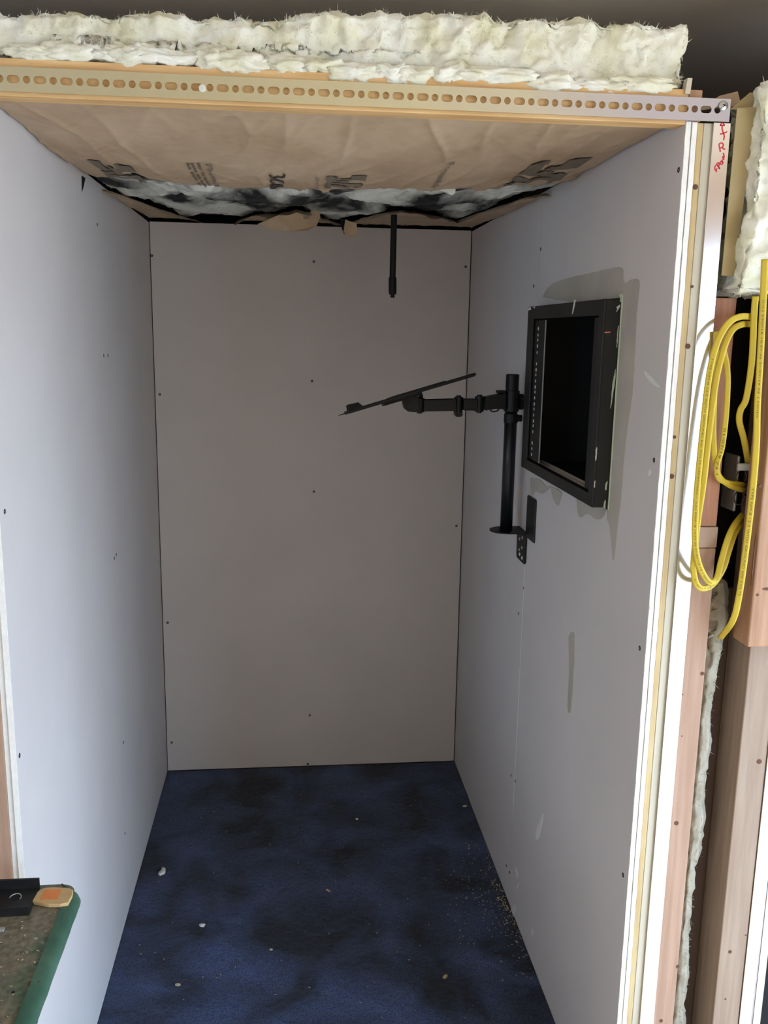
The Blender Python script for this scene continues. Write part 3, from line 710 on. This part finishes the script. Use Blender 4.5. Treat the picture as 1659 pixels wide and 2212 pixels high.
cable('inner yellow cable with a bulge beside the dark stud', [(1562,752,-.020),(1570,790,-.021),(1572,830,-.022),(1568,900,-.022),(1560,965,-.020),(1549,1005,-.018),(1552,1032,-.012),(1572,1043,-.002),(1596,1046,.02),(1606,1048,.031)], [('01/07/19 74 1', .15, .24, -.002)], wd=.0105)

# ------------------------------------------------------------------ rack in the right wall
rk = thing('wall_rack', 'black equipment rack frame set into the right drywall', 'rack', (1.18, .55, 1.44))
XF = 1.181
RO = (.2535, .876, 1.442, 1.892); RI = (.286, .822, 1.470, 1.858)
bm = bmesh.new(); holed(bm, 'x', XF, XF+.005, RO, RI); bmesh.ops.bevel(bm, geom=bm.edges[:], offset=.001, segments=1, affect='EDGES'); obm('front_frame', bm, 'rackblk', rk)
bm = bmesh.new(); holed(bm, 'x', XF+.005, W+.30, (RO[0]+.0005, RO[1]-.0005, RO[2]+.0005, RO[3]-.0005), (RO[0]+.0225, RO[1]-.012, RO[2]+.012, RO[3]-.012)); obm('box_shell', bm, 'rackblk', rk)
bm = bmesh.new(); holed(bm, 'x', W-.0035, W-.0005, (RO[0]-.003, RO[1]+.004, RO[2]-.005, RO[3]+.003), (RO[0]+.004, RO[1]-.012, RO[2]+.012, RO[3]-.012)); obm('wall_flange', bm, 'rackblk', rk)
box('back_panel', W+.295, W+.300, RO[0]+.01, RO[1]-.01, RO[2]+.01, RO[3]-.01, 'rackin', rk)
box('liner_panel', XF+.011, W+.294, RO[1]-.016, RO[1]-.0125, RO[2]+.0125, RO[3]-.0125, 'rackin', rk)
box('liner_panel', XF+.011, W+.294, RO[0]+.023, RO[1]-.0165, RO[2]+.0125, RO[2]+.016, 'rackin', rk)
box('liner_panel', XF+.011, W+.294, RO[0]+.023, RO[1]-.0165, RO[3]-.016, RO[3]-.0125, 'rackin', rk)
rail = box('rack_rail', XF+.0068, XF+.0088, .722, .85, RI[2]+.004, RI[3]-.004, 'rackin', rk)
box('rail_edge', XF+.0066, XF+.0095, .7195, .7215, RI[2]+.004, RI[3]-.004, 'galv', rk)
r2 = box('rack_rail', XF+.0068, XF+.0088, .2775, .33, RI[2]+.004, RI[3]-.004, 'rackin', rk)
hy = [488,533,567,610,655,735,777,812,855,898,933,974,1018,1052,1095,1137,1170,1212,1290,1330,1372]
for i, yy in enumerate(hy):
    pxx = 1080+(270-(yy-488)*(270-222)/(1372-488))/3.2528; pyy = 560+yy/3.2528
    c = at(pxx, pyy, 'x', XF+.0066); tube('rail_hole_light', [c+Vector((.0006,0,0)), c-Vector((.0004,0,0))], 0.0042 if i % 3 else .0050, 'pale', rail, 10)  # pale discs paint the light seen through the rail holes
box('rear_rail', W+.20, W+.204, .80, .815, RI[2]+.02, RI[3]-.05, 'kraft2', rk)
for dx, dz in ((.03,0),(.05,.004)):
    tube('rack_slide', [(W+dx, .34, RI[2]-.009+dz), (W+dx+.012, .50, RI[2]-.009+dz)], .003, 'steel', rk, 8)
# compound and paint chips left on the rack edges
def sidechip(pxs, m, seed):
    P = [at(x, y, 'y', RO[0]) for x, y in pxs]; blob('compound_chip', [(p.x, p.z) for p in P], 'y', RO[0]-.0012, RO[0]+.001, m, rk, .0006, seed)
sidechip([(1337,637),(1345,634),(1344,648),(1340,652),(1339,643)], 'mudg', 1)
sidechip([(1331,664),(1339,658),(1337,666),(1331,674),(1333,667)], 'mudg', 2)
sidechip([(1334,712),(1336,704),(1334,735),(1332,752),(1332.5,730)], 'mudg', 3)
sidechip([(1328,805),(1330,797),(1328,825),(1324,850),(1320,876),(1319,878),(1323,830)], 'mudg', 4)
sidechip([(1308,1045),(1312,1040),(1310,1056),(1307,1058)], 'mudg', 5)
sidechip([(1304,1088),(1308,1080),(1307,1097),(1304,1097)], 'mudg', 6)
V = []; F = []; n = 160
for i in range(n+1):
    z = RO[2]-.004+(RO[3]-RO[2]+.012)*i/n; h_ = .0002+.0035*max(0, noise.fractal(Vector((3, 1, z*22)), 1, 2, 4))
    V += [(W-.0040, RO[0]-.0032-.2*h_, z), (W-.0042, RO[0]-.0042-h_, z), (W-.0002, RO[0]-.0052-h_, z)]
for i in range(n):
    for k in range(2): F.append((3*i+k, 3*i+k+1, 3*i+k+4, 3*i+k+3))
obj('compound_bead', V, F, 'mudg', rk)
sidechip([(1287,970),(1290,966),(1288,990),(1286,995)], 'pale', 7)
sidechip([(1284,1040),(1286,1038),(1285,1052),(1283,1052)], 'pale', 8)
sidechip([(1306,717),(1317,716),(1317,719),(1306,719)], 'orange', 9)
def topchip(pxs, seed):
    P = [at(x, y, 'x', XF) for x, y in pxs]; blob('paint_chip', [(p.y, p.z) for p in P], 'x', XF-.0008, XF+.001, 'pale', rk, .0004, seed)
topchip([(1239,660),(1241,648),(1243,650),(1240,668),(1236,679)], 1)
topchip([(1142,665),(1146,663),(1147,669),(1142,670)], 2)
topchip([(1152,664),(1156,662),(1155,666)], 3)

# ------------------------------------------------------------------ laptop tray arm on its pole
ar = thing('tray_arm_stand', 'black pole mounted arm holding a tilted tray on the right wall', 'tray stand', (1.17, .96, 1.237))
px_, py_, R_ = 1.166, .960, .0185
ZP = 1.237
P = []
for k in range(13):
    a = math.pi/2+math.pi*k/12; P.append((px_+.001+.051*math.cos(a), py_+.050*math.sin(a)))
P += [(W-.001, py_-.050), (W-.001, py_+.050)]
prism('base_plate', P, 'z', ZP-.004, ZP, 'black', ar, .0008)
za, zb = at(1116,1200,'x',W).z, ZP
Pq = [(py_-.050, zb),(py_+.050, zb),(py_+.050, za+.008),(py_+.042, za),(py_-.042, za),(py_-.050, za+.008)]
brk = prism('wall_bracket', Pq, 'x', W-.006, W-.0005, 'black', ar, .001)
for px, py in [(1123,1164),(1129,1161),(1122,1187),(1128,1183),(1123,1197),(1128,1205)]:
    c = at(px, py, 'x', W-.006); tube('bracket_screw', [c, c-Vector((.0018,0,0)), c-Vector((.003,0,0))], [.0050,.0048,.002], 'galv' if py < 1190 else 'pale', brk, 10)
tube('pole', [(px_,py_,ZP),(px_,py_,1.655)], R_, 'tube', ar, 28, True)
tube('pole_cap', [(px_,py_,1.655),(px_,py_,1.700),(px_,py_,1.702)], [R_+.0008,R_+.0008,R_-.001], 'black', ar, 28)
tube('stop_collar', [(px_,py_,1.560),(px_,py_,1.586)], R_+.0022, 'black', ar, 28)
tube('collar_knob', [(px_+R_,py_-.004,1.574),(px_+R_+.013,py_-.004,1.574)], .0105, 'black', ar, 10)
tube('clamp_sleeve', [(px_,py_,1.594),(px_,py_,1.654)], R_+.004, 'black', ar, 28)
# ribbed tightening wheel, right of the pole
bm = bmesh.new(); cc = Vector((px_+R_+.004, py_-.002, 1.622)); rr = [.0235 if k % 2 else .0215 for k in range(32)]
A_ = [bm.verts.new(cc+Vector((0, rr[k]*math.cos(k*math.pi/16), rr[k]*math.sin(k*math.pi/16)))) for k in range(32)]
B_ = [bm.verts.new(v.co+Vector((.011,0,0))) for v in A_]; bm.faces.new(A_); bm.faces.new(B_[::-1])
for k in range(32): bm.faces.new([A_[k],B_[k],B_[(k+1)%32],A_[(k+1)%32]])
obm('tightening_wheel', bm, 'black', ar)
AY = .956
def yb(name, pxs, y0, y1, m='black', bev=.0015):
    return prism(name, [(at(x, y, 'y', AY).x, at(x, y, 'y', AY).z) for x, y in pxs], 'y', y0, y1, m, ar, bev)
yb('clamp_block', [(1046,857),(1060,856),(1073,852),(1090,848),(1090,884),(1068,881),(1046,886)], AY-.02, AY+.02)
yb('clamp_tab', [(1073,843),(1091,843),(1091,850),(1073,849)], AY-.012, AY+.012)
lv = [at(x, y, 'y', AY-.012) for x, y in [(1060,881),(1060,886),(1064,889),(1072,888),(1077,885),(1077,881)]]
bm = bmesh.new(); addtube(bm, catmull(lv, 5), .0022, 8); obm('cam_lever', bm, 'black', ar)
def joint(name, xpx, top, bot, r, m='black'):
    a = at(xpx, top, 'y', AY); b = at(xpx, bot, 'y', AY); h = a.z-b.z
    tube(name, [(a.x,AY,b.z),(a.x,AY,b.z+.004),(a.x,AY,b.z+.0045),(a.x,AY,a.z-.0045),(a.x,AY,a.z-.004),(a.x,AY,a.z)], [r*.55,r*.55,r,r,r*.6,r*.55], m, ar, 20)
joint('pivot_joint', 1036, 853, 892, .0135)
joint('pivot_joint', 991, 854, 894, .0125)
yb('friction_knob', [(981,888),(998,888),(998,897),(994,900),(985,900),(981,896)], AY-.011, AY+.011)
yb('upper_arm', [(1000,861),(1030,861),(1030,886),(1000,886)], AY-.015, AY+.015)
yb('forearm', [(914,863),(984,861),(984,887),(914,888)], AY-.0165, AY+.0165)
joint('pivot_joint', 907, 857, 893, .0145)
yb('hinge_yoke', [(868,862),(880,858),(900,855),(903,861),(903,889),(893,889),(880,888),(873,882),(871,874)], AY-.022, AY+.022)
c = at(883, 877, 'y', AY-.022); tube('hinge_bolt', [c, c+Vector((0,-.004,0))], .006, 'black', ar, 6)
# the tray lies in a plane of its own, tilted up to the right and a little towards the booth mouth
e1 = Vector((.3525, 0, .1072)).normalized(); e2 = Vector((-.0296, -.9948, .0973)); e2 = (e2-e1*e2.dot(e1)).normalized(); e3 = e2.cross(e1).normalized()
if e3.z < 0: e3 = -e3
O_ = at(745, 892, 'y', AY)
MX = Matrix((e1, e2, e3)).transposed().to_4x4(); MX.translation = O_
LT = (at(1013, 815, 'y', AY)-O_).length
tray = None
bm = bmesh.new(); addbox(bm, 0, LT, -.13, .13, -.0055, .0045, MX); bmesh.ops.bevel(bm, geom=bm.edges[:], offset=.0035, segments=3, affect='EDGES'); tray = obm('tray', bm, 'black', ar)
def tb_(name, x0, x1, y0, y1, z0, z1, bev=.001):
    bm = bmesh.new(); addbox(bm, x0, x1, y0, y1, z0, z1, MX)
    if bev: bmesh.ops.bevel(bm, geom=bm.edges[:], offset=bev, segments=1, affect='EDGES')
    return obm(name, bm, 'black', tray)
tb_('under_plate', LT*.30, LT*.60, -.05, .05, -.013, -.0055)
tb_('rubber_pad', LT*.36, LT*.78, -.10, .10, .0045, .0065)
tb_('front_ledge', -.018, .004, -.10, .10, -.003, -.0005, .0005)
poly = [(.010,.004),(.052,.004),(.042,.018),(.012,.020)]
for s0, s1 in ((-.075,-.045),(.045,.075)):
    bm = bmesh.new()
    A_ = [bm.verts.new(MX @ Vector((p[0], s0, p[1]))) for p in poly]; B_ = [bm.verts.new(MX @ Vector((p[0], s1, p[1]))) for p in poly]
    bm.faces.new(A_); bm.faces.new(B_[::-1])
    for k in range(4): bm.faces.new([A_[k],B_[k],B_[(k+1)%4],A_[(k+1)%4]])
    obm('stop_lip', bm, 'black', tray)
c = MX @ Vector((LT*.60, 0, -.008)); tube('tilt_knob', [c, c+Vector((.004,0,-.010)), c+Vector((.006,0,-.013))], [.006,.006,.003], 'black', tray, 12)

# steel plate on the wall
tag(prism('steel_plate', [(.826,1.226),(.910,1.226),(.9145,1.231),(.9145,1.347),(.910,1.352),(.830,1.352),(.826,1.347)], 'x', W-.006, W-.0005, 'oldblack', None, .0012), 'flat black steel plate fixed to the wall beside the pole bracket', 'plate')

# rod hanging from the ceiling
ry = 1.25
g = lambda x, y: at(x, y, 'y', ry)
rd = thing('hanging_rod', 'short black tube hanging from the booth ceiling', 'rod', (g(848,643).x, ry, g(848,643).z))
zt = zc(.84, ry)+.01
tube('tube', [(g(851,480).x, ry, zt), (g(848,600).x, ry, g(848,600).z)], .0098, 'black', rd, 20)
tube('ferrule', [(g(848,599).x, ry, g(848,599).z), (g(848,601).x, ry, g(848,600).z), (g(848,626).x, ry, g(848,626).z), (g(848,632).x, ry, g(848,633).z), (g(848,636).x, ry, g(848,636).z)], [.0115,.0125,.0125,.0118,.0112], 'black', rd, 20)
tube('threaded_tip', [(g(848,635).x, ry, g(848,635).z), (g(848,643).x, ry, g(848,643).z)], .0066, 'black', rd, 16)

# ------------------------------------------------------------------ green workbench at the lower left
wbn = thing('workbench', 'worn green painted workbench corner at the lower left', 'workbench', (-.2, -.5, 0))
BZ = .80
bx0, bx1, by0, by1 = -.75, .121, -1.05, -.085
nx_, ny_ = 60, 70; V = []; F = []
for j in range(ny_+1):
    for i in range(nx_+1):
        x = bx0+(bx1-bx0)*i/nx_; y = by0+(by1-by0)*j/ny_
        cr = .03; ex, ey = x-(bx1-cr), y-(by1-cr)
        if ex > 0 and ey > 0 and math.hypot(ex, ey) > 1e-6:
            kk = max(ex, ey)/math.hypot(ex, ey); x, y = bx1-cr+ex*kk, by1-cr+ey*kk
        V.append((x, y, BZ+.0006*noise.fractal(Vector((x*20,y*20,1)),1,2,3)))
for j in range(ny_):
    for i in range(nx_): a = j*(nx_+1)+i; F.append((a, a+1, a+nx_+2, a+nx_+1))
obj('bench_top', V, F, 'green', wbn, True)
box('top_board', bx0, bx1-.02, by0, by1-.02, BZ-.032, BZ-.0015, 'benchleg', wbn)
P = [(bx1-.014+.026*math.sin(t*math.pi/16), BZ-.016+.0175*math.cos(t*math.pi/16)) for t in range(0, 17)]
V = []; F = []; ny2 = 90
for j in range(ny2+1):
    y = by0+(by1+.0-by0)*j/ny2; kk = 1-.95*max(0, (y-(by1-.04))/.04)**2.5; dx_ = -.016*max(0, (y-(by1-.04))/.04)**2.2
    for (x, z) in P:
        V.append((bx1-.014+dx_+(x-bx1+.014)*kk+.0012*noise.noise(Vector((y*30,0,z*9))), y, z+.0012))
n = len(P)
for j in range(ny2):
    for i in range(n-1): a = j*n+i; F.append((a, a+1, a+n+1, a+n))
F.append(tuple(range(ny2*n, ny2*n+n))); F.append(tuple(range(n-1, -1, -1)))
obj('rounded_rim', V, F, 'greenrim', wbn, True)
for lx, ly in ((-.16,-.20),(-.16,-.98),(-.69,-.20),(-.69,-.98)): box('leg', lx-.022, lx+.022, ly-.022, ly+.022, -.012, BZ-.032, 'benchleg', wbn, .002)
rnd = random.Random(5); V = []; F = []
for _ in range(260): speck(rnd.uniform(-.1, .11), rnd.uniform(-.6, -.12), BZ+.0008, rnd.uniform(.0003,.0013))
o = obj('bench_sawdust', V, F, 'saw', wbn); o['kind'] = 'stuff'
for px, py, r, m in [(73,2122,.007,'knot'),(28,2143,.003,'dark'),(77,2026,.003,'galv')]:
    c = at(px, py, 'z', BZ+.001); rock('paint_scar', c-Vector((0,0,.001)), r, m, px, .15, 1.3, wbn)
# black channel
ch = thing('steel_channel', 'scuffed black steel channel lying on the green workbench', 'channel', (-.1, -.1, BZ+.001))
zb = BZ+.0016; hF = .021
yB, yF = -.098, -.176
xe = at(88, 1935, 'y', yB).x; xf = at(63, 1975, 'y', yF).x
V2 = [(-.55, yF), (xf, yF), (xe, yB), (-.55, yB)]
prism('web', V2, 'z', zb, zb+.004, 'oldblack', ch, .0006)
prism('rear_flange', [(-.55, yB-.004), (xe, yB-.004), (xe, yB), (-.55, yB)], 'z', zb+.0035, at(88,1895,'y',yB).z, 'oldblack', ch, .0006)
prism('front_flange', [(-.55, yF), (xf, yF), (xf, yF+.004), (-.55, yF+.004)], 'z', zb+.0035, at(30,1960,'y',yF).z, 'oldblack', ch, .0006)
c = at(33, 1939, 'z', zb+.0045)
bm = bmesh.new(); addtube(bm, [c+Vector((.010*math.cos(t*math.pi/8), .012*math.sin(t*math.pi/8), 0)) for t in range(-1, 9)], .0009, 6); obm('hole_burr', bm, 'galv', ch)
blob('bolt_hole', [(c.x-.009,c.y),(c.x,c.y+.011),(c.x+.009,c.y),(c.x,c.y-.008)], 'z', zb+.003, zb+.0046, 'dark', ch)
# wood offcut with stamp
zs = BZ+.0012
q = [at(x, y, 'z', zs+.007) for x, y in [(70,1946),(82,1925),(95,1918),(115,1916),(150,1918),(158,1922),(156,1932),(147,1949),(130,1953),(105,1953),(75,1947)]]
wo = prism('wood_offcut', [(p.x, p.y) for p in q], 'z', zs, zs+.007, 'stick', None, .0008)
tag(wo, 'thin light wood offcut with orange stamp on the workbench corner', 'wood offcut')
q = [at(x, y, 'z', zs+.0072) for x, y in [(87,1943),(97,1922),(132,1922),(124,1943)]]
prism('orange_stamp', [(p.x, p.y) for p in q], 'z', zs+.0066, zs+.0074, 'orange', wo)
q = at(3, 2009, 'z', BZ+.003)
tag(box('metal_offcut', q.x-.03, q.x+.005, q.y-.004, q.y+.004, BZ+.001, BZ+.006, 'galv', None, .001), 'tiny grey metal offcut at the left edge of the workbench', 'metal offcut')
